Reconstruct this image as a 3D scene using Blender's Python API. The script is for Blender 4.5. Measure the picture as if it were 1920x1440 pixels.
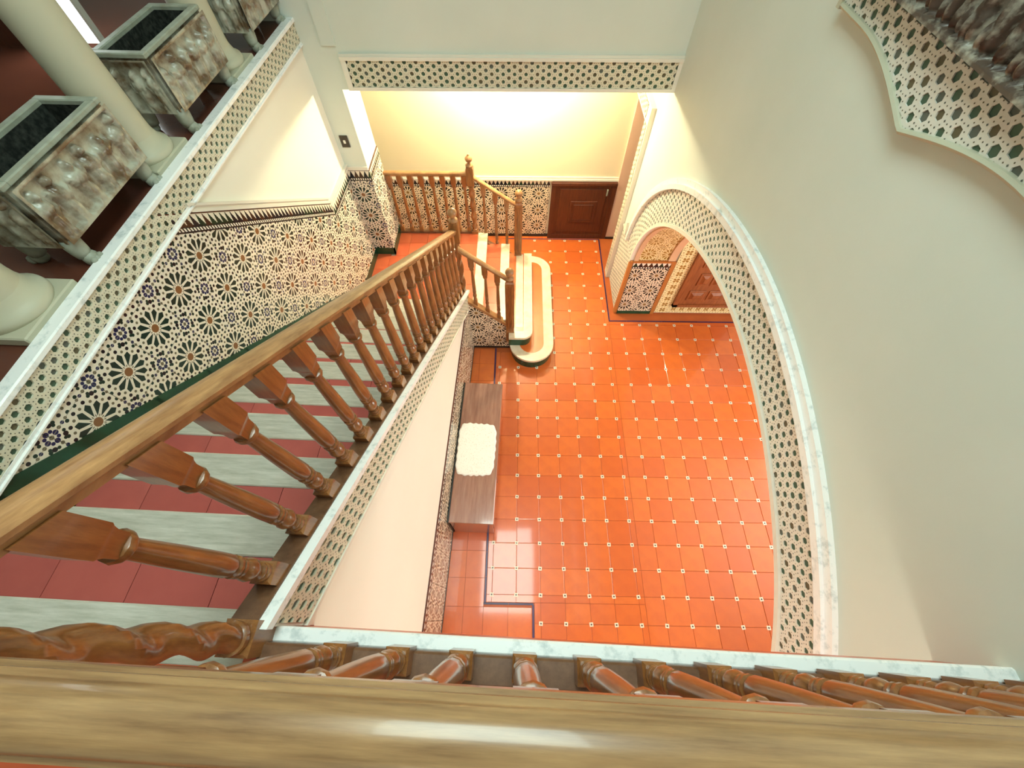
import bpy, bmesh, math, random
from mathutils import Vector, Matrix
random.seed(7)
for o in list(bpy.data.objects): bpy.data.objects.remove(o)
scn = bpy.context.scene
COL = scn.collection
PI = math.pi

# ------------------------------------------------------------------ camera, world, light, exposure
CAM = Vector((0, 0, 4.679))
PITCH, YAW, ROLL, FPX = math.radians(60.184), math.radians(-1.0843), math.radians(.18337), 760.73
fw = Vector((math.sin(YAW)*math.cos(PITCH), math.cos(YAW)*math.cos(PITCH), -math.sin(PITCH)))
rt = Vector((math.cos(YAW), -math.sin(YAW), 0)); dn = fw.cross(rt)
r2 = math.cos(ROLL)*rt + math.sin(ROLL)*dn; d2 = -math.sin(ROLL)*rt + math.cos(ROLL)*dn
cam = bpy.data.objects.new('camera', bpy.data.cameras.new('camera')); COL.objects.link(cam)
cam.matrix_world = Matrix(((r2.x, -d2.x, -fw.x, CAM.x), (r2.y, -d2.y, -fw.y, CAM.y), (r2.z, -d2.z, -fw.z, CAM.z), (0, 0, 0, 1)))
cam.data.sensor_width = 36; cam.data.lens = 36*FPX/1920; cam.data.clip_start = .01
scn.camera = cam
world = bpy.data.worlds.new('sky'); scn.world = world; world.use_nodes = True
world.node_tree.nodes['Background'].inputs[0].default_value = (.80, .93, 1, 1)
world.node_tree.nodes['Background'].inputs[1].default_value = .6
scn.view_settings.view_transform = 'Standard'; scn.view_settings.look = 'None'
scn.view_settings.gamma = 1; scn.view_settings.exposure = 0.0
try: scn.cycles.use_denoising = True; scn.cycles.max_bounces = 8; scn.cycles.diffuse_bounces = 5
except Exception: pass
def area(name, loc, sx, sy, power, col, rot=(0, 0, 0)):
    l = bpy.data.lights.new(name, 'AREA'); l.shape = 'RECTANGLE'; l.size = sx; l.size_y = sy; l.energy = power; l.color = col
    o = bpy.data.objects.new(name, l); COL.objects.link(o); o.location = loc; o.rotation_euler = rot; return o
area('skylight_daylight', (-.15, 1.05, 6.72), 1.30, 1.95, 99, (.76, 1, .94))
area('gallery_window_daylight', (-3.48, 3.74, 4.35), .45, 1.9, 6, (.90, 1, .97), (-PI/2, 0, 0))
area('arch_room_window_daylight', (4.62, 1.3, 1.55), 1.9, 2.4, 122, (1, .99, .93), (0, PI/2, 0))
area('upper_window_daylight', (.2, -3.1, 5.0), 2.2, 1.8, 4, (.90, 1, .96), (PI/2, 0, 0))

TH = .032                                   # the stair flight, landing and gallery stand a little askew to the floor tiles
def S2W(u, v): return (u*math.cos(TH)+v*math.sin(TH), -u*math.sin(TH)+v*math.cos(TH))

# ------------------------------------------------------------------ node helpers
class X:                                     # a socket with arithmetic
    nt = None
    def __init__(s, k): s.k = k
    @staticmethod
    def op(o, *a, clamp=False):
        n = X.nt.nodes.new('ShaderNodeMath'); n.operation = o; n.use_clamp = clamp
        for i, q in enumerate(a):
            if isinstance(q, X): X.nt.links.new(q.k, n.inputs[i])
            else: n.inputs[i].default_value = q
        return X(n.outputs[0])
    def __add__(s, o): return X.op('ADD', s, o)
    __radd__ = __add__
    def __sub__(s, o): return X.op('SUBTRACT', s, o)
    def __rsub__(s, o): return X.op('SUBTRACT', o, s)
    def __mul__(s, o): return X.op('MULTIPLY', s, o)
    __rmul__ = __mul__
    def __truediv__(s, o): return X.op('DIVIDE', s, o)
    def __lt__(s, o): return X.op('LESS_THAN', s, o)
    def __gt__(s, o): return X.op('GREATER_THAN', s, o)
    def abs(s): return X.op('ABSOLUTE', s)
    def frac(s): return X.op('FRACT', s)
    def floor(s): return X.op('FLOOR', s)
    def min(s, o): return X.op('MINIMUM', s, o)
    def max(s, o): return X.op('MAXIMUM', s, o)
def hyp(a, b): return X.op('SQRT', a*a+b*b)
def mixc(f, a, b):
    n = X.nt.nodes.new('ShaderNodeMix'); n.data_type = 'RGBA'
    if isinstance(f, X): X.nt.links.new(f.k, n.inputs[0])
    else: n.inputs[0].default_value = f
    for i, q in ((6, a), (7, b)):
        if isinstance(q, tuple): n.inputs[i].default_value = (*q, 1)
        else: X.nt.links.new(q, n.inputs[i])
    return n.outputs[2]
def uvxy():
    n = X.nt.nodes.new('ShaderNodeUVMap'); s = X.nt.nodes.new('ShaderNodeSeparateXYZ')
    X.nt.links.new(n.outputs[0], s.inputs[0]); return X(s.outputs[0]), X(s.outputs[1])
def noise(scale, detail=4, stretch=None, coord='Object', rough=.55):
    tc = X.nt.nodes.new('ShaderNodeTexCoord'); n = X.nt.nodes.new('ShaderNodeTexNoise')
    n.inputs['Scale'].default_value = scale; n.inputs['Detail'].default_value = detail; n.inputs['Roughness'].default_value = rough
    out = tc.outputs[coord]
    if stretch:
        m = X.nt.nodes.new('ShaderNodeMapping'); m.inputs['Scale'].default_value = stretch
        X.nt.links.new(out, m.inputs[0]); out = m.outputs[0]
    X.nt.links.new(out, n.inputs['Vector']); return X(n.outputs[0])
def rnd():
    return X(X.nt.nodes.new('ShaderNodeObjectInfo').outputs['Random'])
def ramp(f, a, b): return X.op('MULTIPLY', (f-a), 1/(b-a), clamp=True)
def mat(name, build, rough=.5, spec=.5, bump=None, coat=0, rnode=None):
    m = bpy.data.materials.new(name); m.use_nodes = True; X.nt = m.node_tree
    b = m.node_tree.nodes['Principled BSDF']; b.inputs['Roughness'].default_value = rough
    b.inputs['Specular IOR Level'].default_value = spec
    if coat: b.inputs['Coat Weight'].default_value = coat; b.inputs['Coat Roughness'].default_value = .06
    c = build() if callable(build) else build
    if isinstance(c, tuple): b.inputs['Base Color'].default_value = (*c, 1)
    else: m.node_tree.links.new(c, b.inputs['Base Color'])
    if rnode: m.node_tree.links.new(rnode().k, b.inputs['Roughness'])
    if bump:
        f, st, di = bump; n = m.node_tree.nodes.new('ShaderNodeBump'); n.inputs['Strength'].default_value = st; n.inputs['Distance'].default_value = di
        m.node_tree.links.new(f().k, n.inputs['Height']); m.node_tree.links.new(n.outputs[0], b.inputs['Normal'])
    return m

# ------------------------------------------------------------------ materials
M = {}
def plaster(a, b): return lambda: mixc(ramp(noise(1.6, 5), .3, .7), a, b)
M['plaster'] = mat('cream_plaster', plaster((.69, .73, .66), (.64, .69, .62)), .75, .3, (lambda: noise(60, 3), .08, .004))
M['plaster_yellow'] = mat('yellow_plaster', plaster((.84, .77, .56), (.81, .74, .54)), .75, .3)
M['plaster_white'] = mat('white_plaster', plaster((.80, .77, .68), (.76, .74, .65)), .6, .3)
M['plaster_warm'] = mat('warm_cream_plaster', plaster((.88, .88, .78), (.85, .85, .75)), .7, .3)
M['peach_shade_plaster'] = mat('peach_shade_plaster', plaster((.74, .52, .38), (.72, .50, .37)), .75, .3)  # peach tint paints the shade on the wall beyond the portal
M['lattice'] = mat('lattice_plaster', plaster((.74, .70, .55), (.66, .63, .49)), .6, .35, (lambda: noise(220, 2), .35, .004))
M['lattice_white'] = mat('lattice_white_plaster', plaster((.80, .77, .68), (.73, .71, .63)), .6, .35, (lambda: noise(220, 2), .25, .003))
M['lattice_dot_green'] = mat('lattice_recess_green', (.060, .115, .070), .6)
M['lattice_dot_brown'] = mat('lattice_recess_brown', (.125, .105, .055), .6)
M['lattice_dot_grey'] = mat('lattice_recess_grey', (.11, .125, .10), .6)
M['marble'] = mat('worn_white_marble', lambda: mixc(ramp(noise(16, 8, rough=.7), .33, .47), (.62, .68, .68), (.93, .95, .94)), .3, .5)
M['nosing'] = mat('travertine_nosing', lambda: mixc(ramp(noise(9, 8, (.6, 6, 1), rough=.7), .34, .66), (.43, .42, .34), (.66, .63, .55)), .4, .5)
M['cream_marble'] = mat('cream_marble', lambda: mixc(ramp(noise(9, 8, (1, 1, 1), rough=.7), .34, .66), (.62, .52, .36), (.82, .75, .58)), .35, .5)
def terra(c0, c1, c2):
    def f():
        a = mixc(rnd(), c0, c1)
        return mixc(ramp(noise(7, 5, coord='Object'), .42, .75)*.55, a, c2)
    return f
M['terracotta'] = mat('terracotta_tile', terra((.60, .120, .022), (.70, .165, .026), (.52, .100, .022)), .34, .5, (lambda: noise(9, 3), .06, .01), coat=.75)
M['terracotta_grout'] = mat('terracotta_ground', lambda: mixc(ramp(noise(5, 5), .3, .7), (.42, .10, .025), (.50, .12, .03)), .4, .4)
M['red_tile'] = mat('red_stair_tile', terra((.45, .10, .085), (.51, .12, .10), (.39, .08, .07)), .35, .4)
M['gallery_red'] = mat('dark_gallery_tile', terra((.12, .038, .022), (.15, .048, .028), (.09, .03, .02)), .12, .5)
M['landing_red'] = mat('red_landing_tile', terra((.54, .105, .045), (.62, .135, .055), (.46, .085, .04)), .3, .4)
M['insert_white'] = mat('insert_glaze_white', (.80, .74, .58), .3)
M['insert_dark'] = mat('insert_glaze_dark', (.08, .05, .06), .3)
M['navy'] = mat('navy_strip', lambda: mixc(rnd(), (.030, .016, .070), (.055, .025, .11)), .3)
M['green_tile'] = mat('green_glaze', lambda: mixc(ramp(noise(6, 3), .3, .7), (.008, .045, .022), (.014, .075, .036)), .2, .5)
M['black_base'] = mat('black_base', (.015, .018, .016), .35)
def woodf(c0, c1, c2, st, sc=7):
    def f():
        g = ramp(noise(sc, 7, st, rough=.65), .33, .68)
        a = mixc(g, c0, c1)
        return mixc(ramp(noise(sc*2.2, 5, st), .52, .72)*.6, a, c2)
    return f
M['baluster_wood'] = mat('varnished_baluster_wood', woodf((.16, .058, .017), (.36, .15, .042), (.25, .088, .024), (6, 6, .9)), .28, .5, coat=.35)
M['rail_wood'] = mat('worn_handrail_wood', woodf((.25, .115, .045), (.47, .25, .105), (.36, .17, .065), (1, 1, 1), 9), .34, .5)
M['rail_wood_x'] = mat('worn_handrail_wood_x', woodf((.19, .10, .045), (.40, .235, .105), (.30, .16, .07), (.9, 14, 14), 5), .30, .5, coat=.25)
M['rail_wood_y'] = mat('worn_handrail_wood_y', woodf((.25, .11, .042), (.50, .265, .11), (.37, .18, .07), (14, .9, 3), 5), .34, .5)
M['base_wood'] = mat('base_rail_wood', woodf((.11, .048, .022), (.21, .10, .05), (.16, .07, .035), (3, 3, 3), 6), .45, .4)
M['door_wood'] = mat('dark_door_wood', woodf((.065, .017, .008), (.115, .032, .012), (.085, .022, .01), (8, 8, 1), 5), .35, .4)
M['panel_wood'] = mat('red_door_wood', woodf((.21, .06, .018), (.36, .12, .035), (.28, .085, .025), (8, 8, 1), 5), .35, .4)
M['bench_wood'] = mat('bench_wood', woodf((.25, .115, .08), (.38, .20, .14), (.31, .15, .105), (9, .8, 9), 4), .25, .6, coat=.8)
M['stone'] = mat('weathered_stone', lambda: mixc(ramp(noise(9, 6), .40, .62), (.44, .44, .35), (.15, .10, .055)), .27, .5)
M['stone_rim'] = mat('weathered_stone_rim', lambda: mixc(ramp(noise(12, 6), .35, .7), (.37, .40, .33), (.26, .27, .20)), .5, .4)
M['stone_brown'] = mat('brown_carved_stone', lambda: mixc(ramp(noise(22, 6), .34, .54), (.36, .33, .26), (.075, .050, .036)), .32, .5)
M['column'] = mat('painted_column', plaster((.52, .50, .37), (.48, .47, .35)), .5, .4)
M['soil'] = mat('dark_soil', lambda: mixc(ramp(noise(40, 5), .4, .7), (.012, .014, .012), (.05, .055, .045)), .9, .2)
M['lace'] = mat('white_lace', lambda: mixc(ramp(noise(90, 2), .60, .66), (.92, .91, .87), (.70, .68, .62)), .8, .2)
M['switch_brown'] = mat('brown_switch_plate', (.035, .024, .014), .4)
M['switch_white'] = mat('switch_rocker', (.8, .78, .7), .4)
M['corner_wood'] = mat('orange_corner_bead', (.46, .17, .04), .4)
M['peach'] = mat('peach_moulding', (.72, .47, .28), .5)
M['dark_brown_line'] = mat('brown_tile_line', (.10, .03, .018), .3)
def emit(name, col, st):
    m = bpy.data.materials.new(name); m.use_nodes = True; b = m.node_tree.nodes['Principled BSDF']
    b.inputs['Emission Color'].default_value = (*col, 1); b.inputs['Emission Strength'].default_value = st; b.inputs['Base Color'].default_value = (.8, .8, .8, 1); return m
M['lamp_glow'] = emit('lamp_glow', (1, .78, .45), 25)
M['soft_pane'] = emit('soft_daylight_pane', (.92, 1, .98), 1.0)
M['daylight_pane'] = emit('daylight_pane', (.92, 1, 1), 4)

def zellige(base, petal, centre, blue, star, ring):
    def f():
        u, v = uvxy(); u = u.frac(); v = v.frac(); x = u-.5; y = v-.5
        r = hyp(x, y); a = X.op('ARCTAN2', y, x)*(12/(2*PI))+.25+12
        k = (a.frac()-.5).abs()*r*(2*PI/12)                       # tangential distance to a petal axis
        k2 = ((a+.5).frac()-.5).abs()*r*(2*PI/12)
        def teardrop(kk, r0, r1, s0, s1): return kk < ((r-r0)*s0).min((r1-r)*s1)
        qx = .5-x.abs(); qy = .5-y.abs(); rc = hyp(qx, qy)
        ac = X.op('ARCTAN2', qy, qx)
        c = base
        n = noise(30, 2)
        def put(c, m, col): return mixc(m, c, col)
        c = put(c, teardrop(k, .105, .375, .29, 1.0), petal)
        c = put(c, teardrop(k2, .085, .15, .30, .40), ring)
        c = put(c, r < .082, centre)
        c = put(c, hyp(k, r-.43) < .033, star)
        c = put(c, hyp(k2, r-.385) < .026, ring)
        c = put(c, hyp(k2, r-.485) < .032, petal)
        def dot(cx, cy, rad, col, c):
            return put(c, hyp(qx-cx, qy-cy).min(hyp(qx-cy, qy-cx)) < rad, col)
        c = put(c, rc < .036, ring)
        c = dot(.0, .095, .042, blue, c)
        c = dot(.070, .070, .030, blue, c)
        c = dot(.140, .140, .040, star, c)
        c = dot(.0, .180, .030, ring, c)
        c = dot(.085, .175, .028, petal, c)
        c = dot(.0, .265, .030, blue, c)
        c = dot(.0, .345, .026, ring, c)
        seam = X.op('MINIMUM', qx, qy) < .006
        c = put(c, seam*.6, (.42, .36, .27))
        return c
    return f
M['zellige'] = mat('star_pattern_tile', zellige((.80, .74, .62), (.012, .030, .022), (.24, .105, .04), (.02, .022, .085), (.014, .010, .014), (.16, .135, .085)), .2, .5)
M['zellige_warm'] = mat('star_pattern_tile_warm', zellige((.80, .69, .52), (.03, .028, .02), (.24, .14, .05), (.05, .04, .03), (.035, .022, .016), (.22, .16, .08)), .25, .5)
M['zellige_gold'] = mat('gold_pattern_soffit', zellige((.86, .72, .40), (.36, .20, .03), (.36, .20, .04), (.40, .24, .05), (.34, .19, .03), (.42, .26, .06)), .4, .4, (lambda: noise(60, 2), .2, .004))
def goldlat():
    u, v = uvxy(); x = (u.frac()-.5).abs(); y = (v.frac()-.5).abs()
    c = (.88, .76, .42)
    lobe = hyp(x-.115, (y-.17)*.62).min(hyp(x, y*.62)) < .085
    c = mixc(lobe, c, (.33, .17, .025))
    c = mixc((x < .012) + (y < .02), c, (.80, .64, .30))
    c = mixc(hyp(x-.36, (y-.0)*.62) < .042, c, (.20, .16, .05))
    c = mixc(hyp(x-.30, (y-.30)*.62) < .032, c, (.22, .17, .05))
    c = mixc(hyp(x-.42, (y-.38)*.62) < .036, c, (.24, .16, .04))
    c = mixc(hyp(x-.10, (y-.47)*.62) < .030, c, (.26, .19, .05))
    return c
M['gold_lattice'] = mat('gold_lattice_tile', goldlat, .4, .4)
def zig():
    u, v = uvxy(); cell = u.floor(); fu = u.frac()
    vq = (v*10).floor()/10
    lo = v < .30
    tri = ((fu-.5).abs()*2.0) < (1.0-(vq-.30)/.62)
    wn = X.nt.nodes.new('ShaderNodeTexWhiteNoise'); wn.noise_dimensions = '1D'; X.nt.links.new(cell.k, wn.inputs['W'])
    w = X(wn.outputs['Value'])
    dark = mixc(w > .75, mixc(w > .5, (.010, .011, .016), (.010, .035, .018)), (.055, .022, .012))
    c = mixc(tri, (.82, .76, .64), dark)
    chk = (((u*2).frac()-.5).abs() < .27)*((v-.165).abs() < .085)
    c2 = mixc(chk, (.016, .013, .014), (.84, .79, .68))
    c = mixc(lo, c, c2)
    return mixc(v > .935, c, (.09, .026, .016))
M['zigzag'] = mat('zigzag_border_tile', zig, .22, .5)

# ------------------------------------------------------------------ object helpers
def link(o, parent=None):
    COL.objects.link(o)
    if parent is not None: o.parent = parent
    return o
def mesh(name, verts, faces, m, parent=None, smooth=False, mi=None, uvs=None, mats=None, autosmooth=None):
    me = bpy.data.meshes.new(name); me.from_pydata([tuple(v) for v in verts], [], faces)
    for q in (mats or [m]): me.materials.append(M[q] if isinstance(q, str) else q)
    if mi:
        me.polygons.foreach_set('material_index', mi)
    if uvs:
        l = me.uv_layers.new(name='UVMap')
        for p in me.polygons:
            for li, vi in zip(p.loop_indices, p.vertices): l.data[li].uv = uvs[vi]
    if smooth: me.polygons.foreach_set('use_smooth', [True]*len(me.polygons))
    me.update()
    if autosmooth: me.set_sharp_from_angle(angle=math.radians(autosmooth))
    o = bpy.data.objects.new(name, me); link(o, parent)
    if parent is not None and 'base' in parent:
        b = parent['base']; o.location = (-b[0], -b[1], -b[2])
    return o
def thing(name, label, cat, base=(0, 0, 0), skew=False, group=None, kind=None):
    o = bpy.data.objects.new(name, None); link(o); o.empty_display_size = .1
    if skew:
        w = S2W(base[0], base[1]); o.location = (w[0], w[1], base[2]); o.rotation_euler = (0, 0, -TH)
    else: o.location = base
    o['base'] = list(base)
    return tag(o, label, cat, group, kind)
def tag(o, label, cat=None, group=None, kind=None):
    o['label'] = label
    if cat: o['category'] = cat
    if group: o['group'] = group
    if kind: o['kind'] = kind
    return o
def struct(name, label, verts, faces, m, skew=False, **k):
    o = mesh(name, verts, faces, m, **k); o['kind'] = 'structure'; o['label'] = label; o['category'] = k.get('cat', name.split('_')[0])
    if skew: o.rotation_euler = (0, 0, -TH)
    return o
class B:                                     # collects shapes into one mesh
    def __init__(s): s.v = []; s.f = []; s.mi = []
    def add(s, v, f, mi=0):
        n = len(s.v); s.v += [tuple(q) for q in v]; s.f += [tuple(i+n for i in q) for q in f]; s.mi += [mi]*len(f); return s
    def box(s, a, b, mi=0, bev=0):
        (x0, y0, z0), (x1, y1, z1) = a, b
        if x0 > x1: x0, x1 = x1, x0
        if y0 > y1: y0, y1 = y1, y0
        if z0 > z1: z0, z1 = z1, z0
        if not bev:
            return s.add([(x0, y0, z0), (x1, y0, z0), (x1, y1, z0), (x0, y1, z0), (x0, y0, z1), (x1, y0, z1), (x1, y1, z1), (x0, y1, z1)],
                  [(0, 3, 2, 1), (4, 5, 6, 7), (0, 1, 5, 4), (1, 2, 6, 5), (2, 3, 7, 6), (3, 0, 4, 7)], mi)
        bm = bmesh.new(); bmesh.ops.create_cube(bm, size=1)
        for w in bm.verts: w.co = Vector((x0+(w.co.x+.5)*(x1-x0), y0+(w.co.y+.5)*(y1-y0), z0+(w.co.z+.5)*(z1-z0)))
        bmesh.ops.bevel(bm, geom=bm.edges[:], offset=bev, segments=1, affect='EDGES')
        bm.verts.index_update(); s.add([w.co[:] for w in bm.verts], [tuple(w.index for w in f.verts) for f in bm.faces], mi); bm.free(); return s
    def prism(s, pts, fn, d0, d1, mi=0):     # polygon pts, fn(a,b,d) -> xyz, between depths
        n = len(pts); v = [fn(a, b, d0) for a, b in pts]+[fn(a, b, d1) for a, b in pts]
        f = [tuple(range(n)), tuple(range(2*n-1, n-1, -1))]+[(i, i+n, (i+1) % n+n, (i+1) % n) for i in range(n)]
        return s.add(v, f, mi)
    def lathe(s, prof, c=(0, 0, 0), n=14, mi=0):
        v = []; f = []
        for r, z in prof:
            for i in range(n):
                a = 2*PI*i/n; v.append((c[0]+r*math.cos(a), c[1]+r*math.sin(a), c[2]+z))
        for j in range(len(prof)-1):
            for i in range(n): f.append((j*n+i, j*n+(i+1) % n, (j+1)*n+(i+1) % n, (j+1)*n+i))
        f.append(tuple(range(n-1, -1, -1))); f.append(tuple((len(prof)-1)*n+i for i in range(n)))
        return s.add(v, f, mi)
    def square(s, prof, c=(0, 0, 0), mi=0):  # square sections: (half, z)
        v = []; f = []
        for r, z in prof: v += [(c[0]-r, c[1]-r, c[2]+z), (c[0]+r, c[1]-r, c[2]+z), (c[0]+r, c[1]+r, c[2]+z), (c[0]-r, c[1]+r, c[2]+z)]
        for j in range(len(prof)-1):
            for i in range(4): f.append((j*4+i, j*4+(i+1) % 4, j*4+4+(i+1) % 4, j*4+4+i))
        f.append((3, 2, 1, 0)); k = (len(prof)-1)*4; f.append((k, k+1, k+2, k+3))
        return s.add(v, f, mi)
    def sweep(s, prof, p0, p1, side, mi=0):  # profile (a across, b up) from p0 to p1
        n = len(prof); side = Vector(side).normalized(); up = Vector((0, 0, 1)); v = []
        for p in (p0, p1): v += [Vector(p)+side*a+up*b for a, b in prof]
        f = [(i, (i+1) % n, (i+1) % n+n, i+n) for i in range(n)]+[tuple(range(n-1, -1, -1)), tuple(range(n, 2*n))]
        return s.add(v, f, mi)
    def out(s, name, m, parent=None, mats=None, **k):
        return mesh(name, s.v, s.f, m, parent, mi=s.mi if mats else None, mats=mats, **k)
def clip(poly, a, b, c):                     # keep a*x+b*y <= c
    out = []
    for i in range(len(poly)):
        p, q = poly[i], poly[(i+1) % len(poly)]
        dp, dq = a*p[0]+b*p[1]-c, a*q[0]+b*q[1]-c
        if dp <= 0: out.append(p)
        if dp*dq < 0:
            t = dp/(dp-dq); out.append((p[0]+t*(q[0]-p[0]), p[1]+t*(q[1]-p[1])))
    return out
def parea(p): return abs(sum(p[i][0]*p[(i+1) % len(p)][1]-p[(i+1) % len(p)][0]*p[i][1] for i in range(len(p))))/2
T = .283
def tile_poly(name, poly, fn, m, parent, o=(0, 0), size=T, th=.012, flip=False, gap=.0012):
    cx = sum(p[0] for p in poly)/len(poly); cy = sum(p[1] for p in poly)/len(poly)
    pg = []
    for p in poly:
        dx, dy = p[0]-cx, p[1]-cy; d = max(math.hypot(dx, dy), 1e-6); k = max(0, 1-gap*1.6/d); pg.append((cx+dx*k, cy+dy*k))
    n = len(pg); v = [fn(a, b, th) for a, b in pg]+[fn(a, b, 0) for a, b in pg]
    f = [tuple(range(n))]+[(i, i+n, (i+1) % n+n, (i+1) % n) for i in range(n)]
    if flip: f = [tuple(reversed(q)) for q in f]
    uv = [((a-o[0])/size, (b-o[1])/size) for a, b in pg]*2
    return mesh(name, v, f, m, parent, uvs=uv)
def dado(parent, a0, a1, b0, b1, o, fn, clips=(), m='zellige', flip=False, name='star_tile'):
    i0 = math.floor((a0-o[0])/T); i1 = math.ceil((a1-o[0])/T); j0 = math.floor((b0-o[1])/T); j1 = math.ceil((b1-o[1])/T)
    for i in range(i0, i1):
        for j in range(j0, j1):
            x, y = o[0]+i*T, o[1]+j*T
            p = [(max(x, a0), max(y, b0)), (min(x+T, a1), max(y, b0)), (min(x+T, a1), min(y+T, b1)), (max(x, a0), min(y+T, b1))]
            if p[0][0] >= p[1][0]-1e-4 or p[0][1] >= p[2][1]-1e-4: continue
            for c in clips:
                p = clip(p, *c)
                if len(p) < 3: break
            if len(p) < 3 or parea(p) < 2e-4: continue
            tile_poly(name, p, fn, m, parent, (x, y), flip=flip)
def border(parent, p0, p1, h, fn, tri=.047, flip=False, m='zigzag', th=.014, name='zigzag_tile', piece=.283):
    L = math.hypot(p1[0]-p0[0], p1[1]-p0[1]); n = max(1, round(L/piece)); dx, dy = (p1[0]-p0[0])/n, (p1[1]-p0[1])/n
    for i in range(n):
        a, b = p0[0]+dx*i, p0[1]+dy*i; g = .002
        q = [(a+dx*g, b+dy*g), (a+dx*(1-g), b+dy*(1-g)), (a+dx*(1-g), b+dy*(1-g)+h), (a+dx*g, b+dy*g+h)]
        v = [fn(*c, th) for c in q]+[fn(*c, 0) for c in q]
        f = [(0, 1, 2, 3), (0, 4, 5, 1), (1, 5, 6, 2), (2, 6, 7, 3), (3, 7, 4, 0)]
        if flip: f = [tuple(reversed(w)) for w in f]
        s0 = L/n*i/tri; s1 = L/n*(i+1)/tri
        mesh(name, v, f, m, parent, uvs=[(s0, 0), (s1, 0), (s1, 1), (s0, 1)]*2)
def lattice(name, parent, s0, s1, t0, t1, fn, p=.058, depth=.012, low=None, ragged=False, flip=False, skip=None, m='lattice'):
    """pierced star-lattice plaster: hexagon cells with real recessed holes; fn(s,t,d) -> xyz with d = height off the wall"""
    b = B(); R = p/math.sqrt(3); rng = random.Random(3)
    cw = p*math.sqrt(3)/2; nc = int((s1-s0)/cw)+2
    def cl(s, t):
        s = min(max(s, s0), s1); lo = low(s) if low else t0
        t = max(t, lo)
        if not ragged: t = min(t, t1)
        return s, t
    for c in range(-1, nc):
        cs = s0+c*cw
        for r in range(-1, int((t1-t0)/p)+2):
            ct = t0+.3*p+r*p+(p/2 if c % 2 else 0)
            if skip and skip(cs, ct): continue
            lo = low(min(max(cs, s0), s1)) if low else t0
            if ragged and ct > t1: continue
            if ct > t1+R or ct < lo-R or cs < s0-R or cs > s1+R: continue
            ring = [cl(cs+R*math.cos(PI/3*i), ct+R*math.sin(PI/3*i)) for i in range(6)]
            big = rng.random()
            rh = R*(.54+.10*(big-.5))
            a0 = .15
            hole = [cl(cs+rh*math.cos(PI/3*i+a0), ct+rh*math.sin(PI/3*i+a0)) for i in range(6)]
            if parea(ring) < 1e-5: continue
            v = [fn(s, t, depth) for s, t in ring]+[fn(s, t, depth) for s, t in hole]+[fn(s, t, .002) for s, t in hole]
            f = [(i, (i+1) % 6, (i+1) % 6+6, i+6) for i in range(6)]+[(i+6, (i+1) % 6+6, (i+1) % 6+12, i+12) for i in range(6)]
            if flip: f = [tuple(reversed(q)) for q in f]
            b.add(v, f, 0)
            g = (12, 13, 14, 15, 16, 17) if not flip else (17, 16, 15, 14, 13, 12)
            w = rng.random(); mi = 1 if w < .55 else 2 if w < .8 else 3
            n = len(b.v); b.add([b.v[n-18+i] for i in g], [(0, 1, 2, 3, 4, 5)], mi)
            for i in range(6):              # small dots where the straps cross
                if i in (0, 1): ds, dt, q = R*.97*math.cos(PI/3*i), R*.97*math.sin(PI/3*i), R*.12
                elif i in (2, 3, 4): ds, dt, q = R*.80*math.cos(PI/3*(i-2)+PI/6), R*.80*math.sin(PI/3*(i-2)+PI/6), R*.09
                else: continue
                x, y = cs+ds, ct+dt
                if not (s0+q < x < s1-q and (low(x) if low else t0)+q < y < t1-q): continue
                vv = [fn(x-q, y, depth+.0006), fn(x, y-q, depth+.0006), fn(x+q, y, depth+.0006), fn(x, y+q, depth+.0006)]
                b.add(vv, [(0, 1, 2, 3) if not flip else (3, 2, 1, 0)], 3 if i < 2 else 2)
    o = b.out(name, None, parent, mats=[m, 'lattice_dot_green', 'lattice_dot_brown', 'lattice_dot_grey'])
    o['kind'] = 'stuff'; o['label'] = 'pierced star lattice with green recesses'
    return o

# ------------------------------------------------------------------ dimensions
ZU, ZM = 3.23, .76                 # upper floor, half landing
VK = lambda k: -.026+.325*k        # nosing lines of the main flight (along v)
ZK = lambda k: 3.23-.2245*k
SL = .2245/.325
nose = lambda v: ZU-SL*(v+.026)
XR, YJ, YB = 1.44, 3.92, 5.56      # right wall, far arch jamb, alcove back wall
UL = -2.05                         # stair-side wall (skew frame)
AC, AA, AZ, AB = 1.585, 2.345, .98, 1.60     # arch: centre, half span, springing, rise
OC, OA, OB = 1.65, 2.72, 1.92
def sgnpow(c, e): return math.copysign(abs(c)**e, c)
def arch_pt0(a): return AC+AA*sgnpow(math.cos(a), 2/1.9), AZ+AB*abs(math.sin(a))**(2/1.9)
def arch_pt(a, off=0):                       # point of the opening's curve, moved outward along its normal
    y, z = arch_pt0(a)
    if not off: return y, z
    if a < .02: return y+off, z
    if a > PI-.02: return y-off, z
    (ya, za), (yb, zb) = arch_pt0(a-.01), arch_pt0(a+.01); ty, tz = yb-ya, zb-za; L = math.hypot(ty, tz)
    return y+off*tz/L, z-off*ty/L
def arch_out(a, off=0): return arch_pt(a, .325+off)
YP = 4.28                          # pier and beam front

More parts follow.
